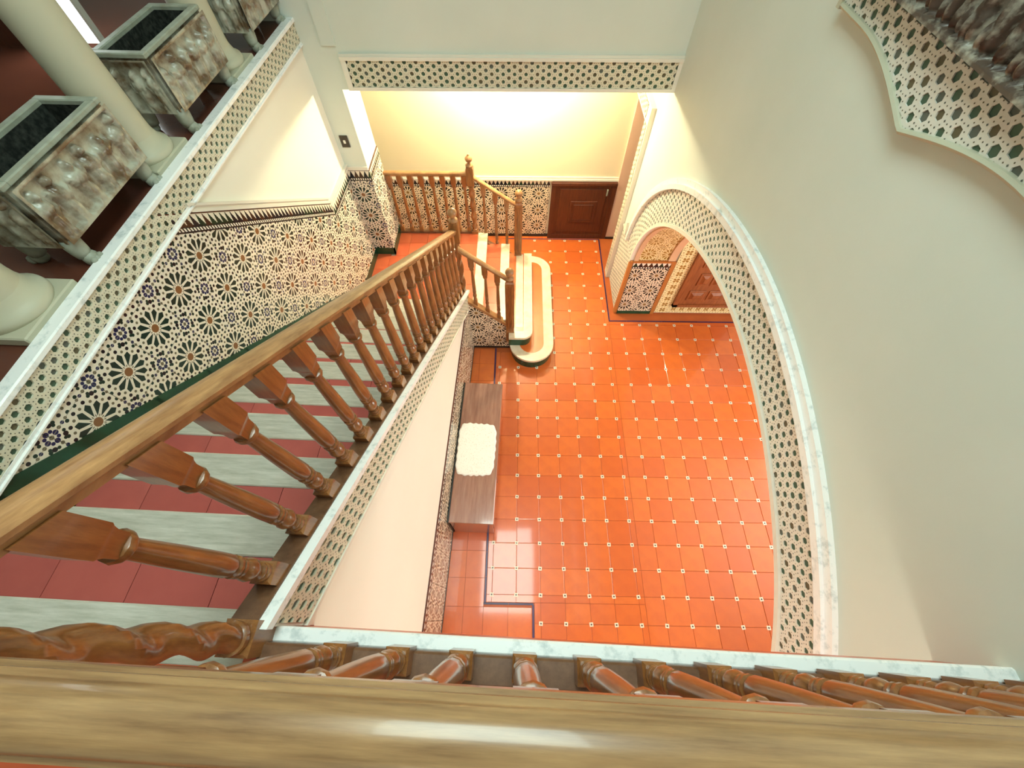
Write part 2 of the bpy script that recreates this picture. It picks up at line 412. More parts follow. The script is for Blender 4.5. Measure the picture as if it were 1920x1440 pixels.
# ------------------------------------------------------------------ ground floor
floor = struct('floor', 'glossy terracotta tile floor with small white inserts', *(lambda b: (b.v, b.f))(B().box((-3.2, -3.2, -.15), (4.7, 5.6, -.005))), 'terracotta_grout')
floor['base'] = [0, 0, 0]
gx = lambda c: .281+.25*c
gy = lambda r: -.057+.25*r
def octo():
    h, c, g = .125-.002, .021, .0
    p = [(-h+c, -h), (h-c, -h), (h, -h+c), (h, h-c), (h-c, h), (-h+c, h), (-h, h-c), (-h, -h+c)]
    bv = .0025
    v = [(x, y, -.006) for x, y in p]+[(x, y, -.0015) for x, y in p]+[(x*(1-bv/h), y*(1-bv/h), 0) for x, y in p]
    f = [tuple(range(16, 24))]
    for k in (0, 8): f += [(i+k, (i+1) % 8+k, (i+1) % 8+8+k, i+8+k) for i in range(8)]
    me = bpy.data.meshes.new('terracotta_tile'); me.from_pydata(v, [], f); me.materials.append(M['terracotta']); return me
def insert_me():
    b = B().box((-.0185, -.0185, -.006), (.0185, .0185, .0008), 0)
    b.add([(-.008, -.006, .0014), (.007, -.008, .0014), (.008, .006, .0014), (-.006, .008, .0014)], [(0, 1, 2, 3)], 1)
    me = bpy.data.meshes.new('tile_insert'); me.from_pydata(b.v, [], b.f); me.materials.append(M['insert_white']); me.materials.append(M['insert_dark'])
    me.polygons.foreach_set('material_index', b.mi); return me
OCT, INS = octo(), insert_me()
regions = [(-.272, 1.342, .125, 5.475), (.219, 1.342, -.82, .125), (1.342, 3.4, -.82, 3.752)]
def pix(p):
    d = Vector(p)-CAM; z = d.dot(fw); return (960+FPX*d.dot(r2)/z, 720+FPX*d.dot(d2)/z)
def archz(y):
    k = abs(y-AC)/AA
    return AZ+AB*(1-k**1.9)**(1/1.9) if k < 1 else 0
def seen(x, y):
    px, py = pix((x, y, 0))
    if not (-30 < px < 1950 and 100 < py < 1325): return False
    if x > XR:
        t = XR/x; zz = CAM.z*(1-t); yy = y*t
        return zz < archz(yy)+.12
    return True
cand = []
for c in range(-3, 13):
    for r in range(-4, 23):
        x0, y0 = gx(c), gy(r)
        if seen(x0, y0) and any(a-.001 < x0 < b+.001 and p < y0 < q for a, b, p, q in regions) and not (x0 < .45 and 3.0 < y0 < 4.78) and not (x0 < -.16 and .8 < y0 < 2.36) and not (x0 < -.2 and y0 > 3):
            o = bpy.data.objects.new('tile_insert', INS); link(o, floor); o.location = (x0, y0, 0); o.rotation_euler.z = random.uniform(-.12, .12)
        for a, b, p, q in regions:
            ax, bx, ay, by = max(x0, a), min(x0+.25, b), max(y0, p), min(y0+.25, q)
            if bx-ax < .015 or by-ay < .015: continue
            mx, my = (ax+bx)/2, (ay+by)/2
            if not any(seen(xx, yy) for xx in (ax, bx) for yy in (ay, by)): continue
            if (mx < .3 and 3.1 < my < 4.62) or (mx < -.28 and my > 3.1 and my < 4.7): continue
            cand.append(((Vector((mx, my, 0))-CAM).length+(3 if pix((mx, my, 0))[1] > 1215 else 0), ax, bx, ay, by))
cand.sort()
rest = B()                                 # tiles beyond the 300 that show largest, joined
for n_, (_, ax, bx, ay, by) in enumerate(cand):
    mx, my = (ax+bx)/2, (ay+by)/2; g = .002
    if n_ >= 299: rest.box((ax+g, ay+g, -.006), (bx-g, by-g, 0))
    elif abs(bx-ax-.25) < .002 and abs(by-ay-.25) < .002:
        o = bpy.data.objects.new('terracotta_tile', OCT); link(o, floor); o.location = (mx, my, random.uniform(-.0006, .0002))
        o.rotation_euler = (random.gauss(0, .0018), random.gauss(0, .0018), random.gauss(0, .004))
    else:
        o = B().box((ax-mx+g, ay-my+g, -.006), (bx-mx-g, by-my-g, 0)).out('terracotta_tile', 'terracotta', floor); o.location = (mx, my, 0)
if rest.v: rest.out('outlying_tiles', 'terracotta', floor)['kind'] = 'stuff'
# plain border tiles by the stair wall and blue listels
def wall_under_x(y): return S2W(-.69, y)[0]
y = -.98
while y < 3.2:
    y1 = min(y+.265, 3.24)
    for a, b in ((wall_under_x(y), -.50), (-.50, -.298)):
        if b-a > .02: B().box((a+.002, y+.002, -.006), (b-.002, y1-.002, 0)).out('border_tile', 'terracotta', floor)
    if y < .05: 
        for a, b in ((-.298, -.05), (-.05, .190)): B().box((a+.002, y+.002, -.006), (b-.002, min(y1, .10)-.002, 0)).out('border_tile', 'terracotta', floor)
    y = y1
for k in range(7): B().box((-.30+.24*k, 5.492, -.006), (-.064+.24*k, 5.55, 0)).out('border_tile', 'terracotta', floor)
def strip(a, b, n):
    for i in range(n):
        t0, t1 = i/n, (i+1)/n
        if abs(b[0]-a[0]) > abs(b[1]-a[1]): B().box((a[0]+(b[0]-a[0])*t0+.002, a[1]-.009, -.006), (a[0]+(b[0]-a[0])*t1-.002, a[1]+.009, .0005)).out('navy_listel', 'navy', floor)
        else: B().box((a[0]-.009, a[1]+(b[1]-a[1])*t0+.002, -.006), (a[0]+.009, a[1]+(b[1]-a[1])*t1-.002, .0005)).out('navy_listel', 'navy', floor)
strip((-.285, .115), (-.285, 3.26), 13); strip((-.30, .111), (.21, .111), 2); strip((.205, .10), (.205, -.98), 5)
strip((1.352, 3.77), (1.352, 5.48), 7); strip((1.345, 3.763), (3.4, 3.763), 8); strip((-.2, 5.483), (1.36, 5.483), 6)

# ------------------------------------------------------------------ stair-side wall (left) with tiled dado
FL = lambda v, z, d: (UL+d, v, z)
wl = struct('wall_left', 'cream stair wall under the gallery with a star tile dado', *(lambda b: (b.v, b.f))(B().box((UL-.22, -3.2, 0), (UL, YP+.14, 3.09))), 'plaster_warm', skew=True)
wl['base'] = [0, 0, 0]
VL = 3.57                          # where the dado turns level above the half landing
top = lambda v: nose(v)+1.12
ZT = ZM+1.07
oL = (1.568-T/2, 2.89-T/2)
dado(wl, .25, VL, .7, 3.08, oL, FL, [(SL, 1, ZU-SL*.026+1.12), (-SL, -1, -(ZU-SL*.026+.13))], flip=True)
dado(wl, VL, YP+.06, ZM+.10, ZT, oL, FL, flip=True)
z0 = top(1.98)
border(wl, (1.80, top(1.80)), (VL, top(VL)), .135, FL, tri=.052, flip=True)
border(wl, (VL, ZT), (YP+.055, ZT), .125, FL, tri=.052, flip=True)
b = B()
for k in range(1, 11):             # stepped green skirting
    v0, v1 = VK(k-1), VK(k)
    b.prism([(v0, ZK(k)), (v1+.02, ZK(k)), (v1+.02, ZK(k)+.12), (v0, nose(v0)+.14)], FL, .016, 0)
o = b.out('skirting', 'green_tile', wl); o['label'] = 'dark green glazed stepped skirting'
B().prism([(VK(10)+.02, ZM), (YP+.06, ZM), (YP+.06, ZM+.105), (VK(10)+.02, ZM+.105)], FL, .016, 0).out('skirting', 'green_tile', wl)
m0 = .137
b = B()
for (va, za, vb, zb) in ((2.02, top(2.02)+m0, VL, top(VL)+m0), (VL, ZT+.127, YP+.06, ZT+.127)):
    for dz, h, d in ((0, .022, .022), (.022, .022, .014), (.044, .02, .026)):
        b.prism([(va, za+dz), (vb, zb+dz), (vb, zb+dz+h), (va, za+dz+h)], FL, d, 0)
o = b.out('dado_moulding', 'plaster_white', wl); o['label'] = 'white moulding capping the dado'

# ------------------------------------------------------------------ pier, beam, upper back wall
pier = struct('pillar', 'tile-clad pier at the foot of the stair flight', *(lambda b: (b.v, b.f))(B().box((-1.97, YP, 0), (-1.67, 4.74, 3.0))), 'plaster')
pier['base'] = [0, 0, 0]
FP = lambda x, z, d: (x, YP-d, z)
FPS = lambda y, z, d: (-1.67+d, y, z)
dado(pier, -1.95, -1.67+.012, ZM+.10, ZT, (-1.8185-T/2, 1.37-T/2), FP)
border(pier, (-1.95, ZT), (-1.658, ZT), .125, FP, tri=.052)
dado(pier, YP-.012, 4.74, ZM+.10, ZT, (YP-.02, 1.37-T/2), FPS, flip=False)
border(pier, (YP-.012, ZT), (4.74, ZT), .125, FPS, tri=.052)
b = B().box((-1.95, YP-.017, ZM), (-1.653, YP, ZM+.105)).box((-1.67, YP-.017, ZM), (-1.653, 4.74, ZM+.105))
b.out('skirting', 'green_tile', pier)
B().box((-1.95, YP-.02, ZT+.127), (-1.665, YP, ZT+.165)).out('dado_moulding', 'plaster_white', pier)
wb = struct('wall_upper_back', 'pale upper wall above the alcove opening', *(lambda b: (b.v, b.f))(B().box((-2.2, YP, 3.0), (XR+.1, YP+.3, 6.6)).box((-1.72, YP-.02, 3.09), (-1.60, YP, 6.6)).box((-2.2, YP, 2.7), (-1.97, YP+.3, 3.0))), 'plaster')
beam = struct('beam', 'beam with green pierced lattice face over the alcove', *(lambda b: (b.v, b.f))(B().box((-1.67, YP, 2.745), (XR+.02, YP+.3, 3.0))), 'plaster')
beam['base'] = [0, 0, 0]
lattice('beam_lattice', beam, -1.555, XR-.035, 2.772, 2.985, FP, p=.060, depth=.012)
b = B().box((-1.60, YP-.03, 2.985), (XR-.0, YP, 3.012)).box((-1.60, YP-.02, 3.012), (XR-.0, YP, 3.03)).box((-1.60, YP-.022, 2.745), (XR, YP, 2.772))
b.box((-1.60, YP-.022, 2.772), (-1.555, YP, 2.985)).box((XR-.035, YP-.022, 2.772), (XR, YP, 2.985))
o = b.out('beam_moulding', 'plaster_white', beam)
sw = thing('light_switch', 'brown square light switch with white rocker on the pier', 'switch', (-1.82, YP, 2.265))
B().box((-1.862, YP-.012, 2.205), (-1.778, YP, 2.325), bev=.003).out('plate', 'switch_brown', sw)
B().box((-1.832, YP-.017, 2.248), (-1.808, YP-.011, 2.282), bev=.002).out('rocker', 'switch_white', sw)

# ------------------------------------------------------------------ alcove: back wall, low door, ceiling
FB = lambda x, z, d: (x, YB-d, z)
wbk = struct('wall_back', 'bright yellow alcove wall with a low star tile dado', *(lambda b: (b.v, b.f))(B().box((-3.2, YB, 0), (1.46, YB+.15, 3.1))), 'plaster_yellow')
wbk['base'] = [0, 0, 0]
dado(wbk, -2.6, .47, .05, .90, (.307-T/2, .508-T/2), FB, m='zellige_warm')
border(wbk, (-2.6, .90), (.47, .90), .105, FB, tri=.058)
B().box((-2.6, YB-.016, 0), (.50, YB, .05)).out('skirting', 'black_base', wbk)
o = B().box((-2.6, YB-.03, 1.005), (1.455, YB, 1.03)).box((-2.6, YB-.02, 1.03), (1.455, YB, 1.06)).out('dado_moulding', 'plaster_white', wbk)
wbr = struct('wall_back_right', 'plaster wall beyond the square portal with its shade painted pink', *(lambda b: (b.v, b.f))(B().box((1.455, YB-.05, 0), (3.2, YB+.15, 3.1))), 'peach_shade_plaster')
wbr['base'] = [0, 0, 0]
B().box((1.45, YB-.062, 0), (3.2, YB-.05, .035)).out('skirting', 'black_base', wbr)
dr = struct('door_1', 'low dark wooden cupboard door in the alcove wall', *(lambda b: (b.v, b.f))(B().box((.50, YB-.045, 0), (1.455, YB, 1.0))), 'door_wood')
dr['category'] = 'door'; dr['base'] = [0, 0, 0]
b = B().box((.485, YB-.075, .955), (1.455, YB-.04, 1.005), bev=.008).box((.49, YB-.06, 0), (.56, YB-.04, .96)).box((1.38, YB-.06, 0), (1.455, YB-.04, .96)).box((.56, YB-.06, 0), (1.38, YB-.04, .08))
b.out('door_frame', 'door_wood', dr)
b = B().box((.62, YB-.055, .14), (1.32, YB-.04, .90), bev=.005)
b.box((.80, YB-.066, .32), (1.21, YB-.05, .70), bev=.006).box((.85, YB-.074, .37), (1.16, YB-.06, .65), bev=.01)
b.out('door_panel', 'door_wood', dr)
B().box((1.315, YB-.075, .80), (1.335, YB-.05, .90), bev=.003).out('door_handle', 'stone_rim', dr)
struct('ceiling_alcove', 'alcove ceiling behind the lattice beam', *(lambda b: (b.v, b.f))(B().box((-3.2, YP+.3, 3.0), (3.2, YB+.15, 3.1))), 'plaster_white')
struct('wall_alcove_left', 'wall closing the passage behind the pier', *(lambda b: (b.v, b.f))(B().box((-3.2, YP, 0), (-3.05, YB, 3.0))), 'plaster_yellow')
def lamp(loc, power, label, col=(1, .78, .46), rad=.09):
    t = thing('ceiling_lamp', label, 'lamp', loc)
    x, y, z = loc
    B().lathe([(.10, 0), (.10, -.02), (.05, -.03), (.05, -.04)], loc, 16).out('lamp_base', 'stone_rim', t)
    B().lathe([(.045, -.03), (.085, -.05), (.10, -.09), (.085, -.13), (.04, -.155), (.004, -.16)], loc, 16).out('lamp_globe', 'lamp_glow', t, smooth=True)
    l = bpy.data.lights.new('lamp_bulb', 'POINT'); l.energy = power; l.color = col; l.shadow_soft_size = rad
    o = bpy.data.objects.new('lamp_bulb', l); link(o, t); o.location = (0, 0, -.27)
lamp((-.15, 4.98, 3.0), 190, 'round glass ceiling lamp hidden above the alcove beam', (1, .87, .58), .05)

# ------------------------------------------------------------------ right wall with the great arch
NA = 72
b = B()
ys = [-3.2, AC-AA-.001]+[arch_pt(PI*(1-i/NA))[0] for i in range(NA+1)]+[AC+AA+.001]
zs_ = [0, 0]+[arch_pt(PI*(1-i/NA))[1] for i in range(NA+1)]+[0]
V = []
for y, z in zip(ys, zs_): V.append((y, z))
YEND = V[-1][0]
TOPZ = 6.6
def strips(xx, flip):
    for (ya, za), (yb, zb) in zip(V[:-1], V[1:]):
        q = [(xx, ya, za), (xx, yb, zb), (xx, yb, TOPZ), (xx, ya, TOPZ)]
        b.add(q, [(0, 1, 2, 3) if flip else (3, 2, 1, 0)])
strips(XR, False); strips(1.99, True)
b.add([(XR, ys[1], 0), (1.99, ys[1], 0), (1.99, ys[1], 1.0), (XR, ys[1], 1.0)], [(0, 1, 2, 3)])
# block beyond the far jamb, the portal opening and the wall above it
b.box((XR, YEND, 0), (4.7, 4.68, TOPZ)).box((XR, 4.68, 2.33), (1.66, YB, TOPZ)).box((XR+.0, 4.68, 0), (1.60, 4.80, 2.33))
wr = struct('wall_right', 'tall pale wall pierced by one huge round arch', b.v, b.f, 'plaster'); wr['base'] = [0, 0, 0]
b = B(); uv = []
arc = 0; pv = None
for i in range(NA+1):
    y, z = arch_pt(PI*i/NA)
    if pv: arc += math.hypot(y-pv[0], z-pv[1])
    pv = (y, z); b.v += [(XR+.05, y, z), (1.94, y, z)]; uv += [(0, arc/T), (1.73, arc/T)]
b.f = [(2*i, 2*i+1, 2*i+3, 2*i+2) for i in range(NA)]
o = mesh('arch_soffit', b.v, b.f, 'zellige_gold', wr, uvs=uv, smooth=True); o['label'] = 'gold patterned underside of the arch'
def arch_ring(name, fn, r0, r1, x0, x1, m, a0=0, a1=PI, n=110, lab=None):
    v = []; f = []
    for i in range(n+1):
        a = a0+(a1-a0)*i/n
        for r, x in ((r0, x0), (r1, x0), (r1, x1), (r0, x1)): y, z = fn(a, r); v.append((x, y, z))
    for i in range(n):
        for k in range(4): f.append((4*i+k, 4*i+(k+1) % 4, 4*i+4+(k+1) % 4, 4*i+4+k))
    f += [(3, 2, 1, 0), (4*n, 4*n+1, 4*n+2, 4*n+3)]
    o = mesh(name, v, f, m, wr)
    if lab: o['label'] = lab
    return o
arch_ring('arch_edge', arch_pt, -.002, .03, XR-.022, XR+.06, 'plaster_white', lab='narrow white bead round the arch opening')
arch_ring('soffit_bead', arch_pt, -.016, .01, XR+.03, XR+.085, 'peach')
arch_ring('soffit_bead', arch_pt, -.016, .01, 1.90, 1.99, 'peach')
arch_ring('arch_moulding', arch_out, -.002, .042, XR-.046, XR, 'marble', a0=.03, lab='white marble moulding round the lattice arch band')
arch_ring('arch_moulding', arch_out, .042, .086, XR-.028, XR, 'marble', a0=.05)
tab = []; acc = 0; pv = None
for i in range(401):                       # arc length along the band
    a = PI*i/400; y, z = arch_pt(a, .15)
    if pv: acc += math.hypot(y-pv[0], z-pv[1])
    pv = (y, z); tab.append(acc)
def arc_ang(sv):
    lo_, hi_ = 0, 400
    while hi_-lo_ > 1:
        md = (lo_+hi_)//2
        if tab[md] <= sv: lo_ = md
        else: hi_ = md
    return PI*(lo_+(sv-tab[lo_])/max(1e-6, tab[hi_]-tab[lo_]))/400
def FA(sv, t, d):
    a = arc_ang(min(max(sv, 0), tab[-1])); yi, zi = arch_pt(a, .03); yo, zo = arch_out(a)
    k = t/.295; return (XR-d, yi+(yo-yi)*k, zi+(zo-zi)*k)
lattice('arch_lattice', wr, .0, tab[-1]*.80, 0, .295, FA, p=.060, depth=.007, flip=False, m='lattice_white')
FR = lambda y, z, d: (XR-d, y, z)
lattice('jamb_lattice', wr, YJ+.06, 4.60, .03, .98, FR, p=.058, depth=.006, flip=True, m='lattice_white')
b = B().box((XR-.014, YJ-.004, 0), (XR+.03, YJ+.05, 1.0)).box((1.955, YJ-.016, 0), (2.005, YJ+.03, 1.0)).box((XR-.01, YJ-.02, .985), (2.0, YJ+.02, 1.01))
b.out('corner_bead', 'corner_wood', wr)
FJ = lambda x, z, d: (x, YJ+.005-d, z)
dado(wr, XR+.035, 1.955, .05, .88, (1.545-T/2, .478-T/2), FJ, m='zellige_warm')
border(wr, (XR+.035, .88), (1.955, .88), .105, FJ, tri=.066)
B().box((XR+.03, YJ-.016, 0), (1.955, YJ+.01, .05)).out('skirting', 'green_tile', wr)
b = B()
b.add([(XR-.03, 4.40, 1.0), (XR-.03, 4.60, 1.02), (XR-.03, 4.44, 1.16), (XR, 4.40, 1.0), (XR, 4.60, 1.02), (XR, 4.44, 1.16)], [(0, 1, 2), (0, 3, 4, 1), (1, 4, 5, 2), (2, 5, 3, 0)])
b.out('arch_stop', 'plaster_white', wr)
# square portal frame by the alcove (post and lintel)
pf = thing('portal_frame', 'white lattice post and lintel framing the square opening beside the alcove', 'door frame', (XR, 4.72, 0))
b = B().box((XR-.055, 4.63, 0), (XR+.0, 4.79, 2.43)).box((XR-.055, 4.79, 2.24), (XR+.0, YB-.06, 2.43))
b.out('frame', 'plaster_white', pf)
FPF = lambda y, z, d: (XR-.055-d, y, z)
lattice('post_lattice', pf, 4.655, 4.765, .1, 2.25, FPF, p=.058, depth=.006, flip=True)
lattice('lintel_lattice', pf, 4.765, 5.45, 2.265, 2.405, FPF, p=.058, depth=.006, flip=True)
# patterned door surround and panelled door in the room beyond the arch
d2o = struct('door_2', 'carved wooden door with gold tile surround seen through the arch', *(lambda b: (b.v, b.f))(B().box((2.225, YJ-.03, .20), (3.25, YJ+.02, 2.1))), 'panel_wood')
d2o['category'] = 'door'; d2o['base'] = [0, 0, 0]
for cx, cz, w, h in ((2.47, .42, .17, .13), (2.74, .42, .17, .13), (2.47, .72, .10, .16), (2.66, .72, .12, .16), (2.84, .72, .10, .16), (2.47, 1.04, .17, .16), (2.74, 1.04, .17, .16), (3.0, .42, .15, .13), (3.0, 1.04, .15, .16), (2.6, 1.4, .3, .2)):
    bb = B().box((cx-w/2-.03, YJ-.042, cz-h/2-.03), (cx+w/2+.03, YJ-.028, cz+h/2+.03), bev=.006)
    rp = bb.out('raised_panel', 'panel_wood', d2o)
    q = B(); k = .035
    q.add([(cx-w/2, YJ-.042, cz-h/2), (cx+w/2, YJ-.042, cz-h/2), (cx+w/2, YJ-.042, cz+h/2), (cx-w/2, YJ-.042, cz+h/2), (cx-w/2+k, YJ-.065, cz-h/2+k), (cx+w/2-k, YJ-.065, cz-h/2+k), (cx+w/2-k, YJ-.065, cz+h/2-k), (cx-w/2+k, YJ-.065, cz+h/2-k)],
          [(4, 5, 6, 7), (0, 1, 5, 4), (1, 2, 6, 5), (2, 3, 7, 6), (3, 0, 4, 7)]); q.out('panel_field', 'panel_wood', rp)
B().box((2.215, YJ-.05, .19), (2.28, YJ, 2.15)).box((2.215, YJ-.05, .19), (3.3, YJ, .24)).out('door_frame', 'panel_wood', d2o)
FD = lambda x, z, d: (x, YJ+.003-d, z)
def gold_tile(x0, z0, x1, z1, turn):
    v = [FD(x0, z0, .014), FD(x1, z0, .014), FD(x1, z1, .014), FD(x0, z1, .014), FD(x0, z0, 0), FD(x1, z0, 0), FD(x1, z1, 0), FD(x0, z1, 0)]
    uv = [(0, 0), (1, 0), (1, 1), (0, 1)] if not turn else [(0, 0), (0, 1), (1, 1), (1, 0)]
    mesh('gold_tile', v, [(0, 1, 2, 3), (0, 4, 5, 1), (1, 5, 6, 2), (2, 6, 7, 3), (3, 7, 4, 0)], 'gold_lattice', d2o, uvs=uv*2)
for i in range(17): gold_tile(2.015, .03+.118*i+.001, 2.213, .03+.118*(i+1)-.001, False)
for i in range(9): gold_tile(2.213+.118*i+.001, .03, 2.213+.118*(i+1)-.001, .188, True)
# scalloped lattice apron and carved panel high on the right wall
def scal(y):
    k = min(abs(y-1.577)/.55, 1); return 3.848+.122*math.sin(k*PI/2)
ap = thing('lattice_apron', 'lattice apron with scalloped moulded lower edge high on the pale wall', 'wall panel', (XR, 1.577, 3.85))
FRA = lambda y, z, d: (XR-.03-d, y, z)
lattice('apron_lattice', ap, .80, 2.345, 3.84, 4.085, FRA, p=.060, low=scal, ragged=True, flip=True, depth=.007, m='lattice_white')
b = B(); n = 60
for i in range(n+1):
    y = .80+1.545*i/n; z = scal(y)
    b.v += [(XR, y, z-.016), (XR-.042, y, z-.016), (XR-.050, y, z-.006), (XR-.044, y, z+.004), (XR-.03, y, z+.008)]
for i in range(n):
    for k in range(4): b.f.append((5*i+k, 5*i+k+1, 5*i+6+k, 5*i+5+k))
b.mi = [0]*len(b.f)
b.box((XR-.05, 2.335, 3.95), (XR, 2.36, 4.12)).box((XR-.05, .785, 3.95), (XR, .81, 4.12))
b.out('scalloped_moulding', 'column', ap)
B().box((XR-.03, .8, 3.98), (XR, 2.345, 4.12)).out('backing', 'plaster_white', ap)
def relief(name, parent, fn, w, h, nx, ny, hf, m):
    v = []; f = []
    for j in range(ny+1):
        for i in range(nx+1):
            s, t = w*i/nx, h*j/ny; v.append(fn(s, t, hf(s, t)))
    for j in range(ny):
        for i in range(nx):
            q = j*(nx+1)+i; f.append((q, q+1, q+nx+2, q+nx+1))
    return mesh(name, v, f, m, parent, smooth=True)
def figures(w, h, seed, n):
    rg = random.Random(seed); bl = []
    for i in range(n):
        cx = w*(i+.5)/n+rg.uniform(-.1, .1)*w/n; hh = h*rg.uniform(.60, .72); wd = w/n*rg.uniform(.28, .36); ln = rg.uniform(-.25, .25)
        bl.append((cx, h*.30, wd, h*.26, .9, ln)); bl.append((cx, h*.56, wd*1.05, h*.15, 1.1, ln)); bl.append((cx+ln*h*.25, hh+.10*h, wd*.52, h*.085, 1.2, 0))
        for s in (-1, 1): bl.append((cx+s*wd*.95, h*rg.uniform(.42, .58), wd*.42, h*.13, .8, s*.5))
        bl.append((cx-wd*.4, h*.12, wd*.38, h*.11, .9, 0)); bl.append((cx+wd*.45, h*.12, wd*.38, h*.11, .9, 0))
    def hf(s, t):
        e = 0
        for cx, cy, a, b_, k, ln in bl:
            x = (s-cx-ln*(t-cy))/a; y = (t-cy)/b_; q = 1-x*x-y*y
            if q > 0: e = max(e, k*math.sqrt(q))
        fold = .12*math.sin(s*2*PI/(w/n)*5+math.sin(t*30)*1.2)
        ed = min(s, w-s, t, h-t); fr = .7 if ed < .018 else 0
        e = e+fold*(e > .1)
        return .003+.033*max(e, fr)
    return hf
cp = thing('carved_panel', 'brown and white carved stone panel above the lattice apron', 'wall panel', (XR, 1.577, 4.11))
B().box((XR-.05, .80, 4.10), (XR, 2.345, 4.62)).out('slab', 'stone_brown', cp)
relief('relief', cp, lambda s, t, d: (XR-.045-d*2.2, 2.345-s, 4.10+t), 1.545, .52, 180, 60, figures(1.545, .52, 11, 20), 'stone_brown')

# ------------------------------------------------------------------ shell: upper walls, ceilings, rooms round about
struct('wall_near', 'wall behind the landing', *(lambda b: (b.v, b.f))(B().box((-5.7, -3.4, 0), (4.7, -3.2, 2.95)).box((-5.7, -3.4, 2.95), (-.95, -3.2, 6.6)).box((1.35, -3.4, 2.95), (1.6, -3.2, 6.6)).box((-.95, -3.4, 2.95), (1.35, -3.2, 4.05)).box((-.95, -3.4, 5.95), (1.35, -3.2, 6.6))), 'plaster')
struct('wall_far_right', 'end wall of the room beyond the arch', *(lambda b: (b.v, b.f))(B().box((4.7, -3.4, 0), (4.85, .1, 3.1)).box((4.7, 2.5, 0), (4.85, 4.7, 3.1)).box((4.7, .1, 2.55), (4.85, 2.5, 3.1)).box((4.7, .1, 0), (4.85, 2.5, .55))), 'plaster')
struct('ceiling_arch_room', 'ceiling of the room beyond the arch', *(lambda b: (b.v, b.f))(B().box((1.99, -3.3, 2.95), (4.75, 3.93, 3.1))), 'plaster_white')
struct('wall_gallery', 'far walls of the upper gallery', *(lambda b: (b.v, b.f))(B().box((-5.7, -3.4, 3.0), (-5.55, 6.8, 6.6)).box((-5.7, 6.6, 3.0), (-1.9, 6.8, 6.6)).box((-3.74, 3.76, 5.4), (-3.28, 3.9, 6.6)).box((-2.2, YP+.3, 3.25), (-2.1, 6.6, 6.6))), 'plaster')
b = B().box((-5.7, -3.4, 6.6), (-.87, 6.8, 6.75)).box((.57, -3.4, 6.6), (1.99, 4.6, 6.75)).box((-.87, -3.4, 6.6), (.57, -.1, 6.75)).box((-.87, 2.2, 6.6), (.57, 4.6, 6.75))
struct('ceiling', 'upper ceiling with a rectangular skylight well over the stair', b.v, b.f, 'plaster_white')
lamp((.25, -2.5, 3.0), 75, 'added unseen ceiling lamp under the landing, brightening the hall', (1, .95, .84), .25)  # added lamp, out of view, brightens the ground floor

# ------------------------------------------------------------------ upper landing (skew frame)
ld = struct('floor_landing', 'red tiled upper landing behind the near balustrade', *(lambda b: (b.v, b.f))(B().box((-2.05, -3.2, 3.0), (1.56, -.062, ZU)).box((-2.05, -.062, 3.0), (-.705, VK(0)-.035, ZU))), 'landing_red', skew=True)
ld['base'] = [0, 0, 0]
o = B().box((-.715, -.10, ZU-.02), (1.47, -.058, ZU+.032), bev=.006).out('kerb', 'marble', ld); o['label'] = 'worn white marble kerb at the landing edge'
# ------------------------------------------------------------------ main flight
st = thing('staircase', 'straight stair flight with red treads and pale stone nosings down the left side', 'staircase', (-1.4, 1.6, 0), skew=True)
for k in range(0, 11):
    z = ZK(k); v1 = VK(k)
    B().box((UL, v1-.148, z-.036), (-.79, v1+.004, z+(0 if k else .003)), bev=.006).out('nosing', 'nosing', st)
    B().box((UL, v1-.03, z-.2245), (-.79, v1+.0, z-.03)).out('riser', 'cream_marble', st)
    if k:
        w = (2.05-.79)/4
        for i in range(4): B().box((UL+w*i+.0015, VK(k-1)-.005, z-.03), (UL+w*(i+1)-.0015, v1-.150, z-.003)).out('tread_tile', 'red_tile', st)
        B().box((UL, VK(k-1)-.02, z-.05), (-.79, v1-.02, z-.028)).out('tread_bed', 'nosing', st)
# outer string wall with lattice band and tiled dado below
UW = -.705
FW = lambda v, z, d: (UW+d, v, z)
sT = lambda v: 3.306-.686*v
sB = lambda v: 3.03-.690*v
ws = struct('wall_stair', 'cream wall carrying the stair flight beside the hall', *(lambda b: (b.v, b.f))(B().prism([(-3.2, 0), (3.27, 0), (3.27, sT(3.27)-.07), (-.06, sT(-.06)-.07), (-.06, 3.0), (-3.2, 3.0)], FW, -.05, 0)), 'plaster_warm', skew=True)
ws['base'] = [0, 0, 0]
FSH = lambda s, t, d: (UW+d, s, sB(s)+.018+t*(sT(s)-sB(s)-.045)/.24)
lattice('string_lattice', ws, -.05, 3.27, 0, .24, FSH, p=.058, depth=.010, flip=True)
b = B().prism([(-.06, sB(-.06)), (3.27, sB(3.27)), (3.27, sB(3.27)+.02), (-.06, sB(-.06)+.02)], FW, .016, 0)
b.out('string_bead', 'plaster_white', ws)
o = B().prism([(-.065, sT(-.065)-.03), (3.42, sT(3.42)-.03), (3.42, sT(3.42)+.004), (-.065, sT(-.065)+.004)], FW, .018, -.03).out('string_cap', 'marble', ws); o['label'] = 'white marble capping along the stair string'
dado(ws, -.35, 3.27, .04, .88, (-.35, .174-T/2), FW, clips=[(.69, 1, 3.03-.01)], m='zellige_warm', flip=True)
border(ws, (-.35, .88), (3.1, .88), .09, FW, tri=.05, flip=True)
B().box((UW, -.35, 0), (UW+.016, 3.27, .04)).out('skirting', 'black_base', ws)

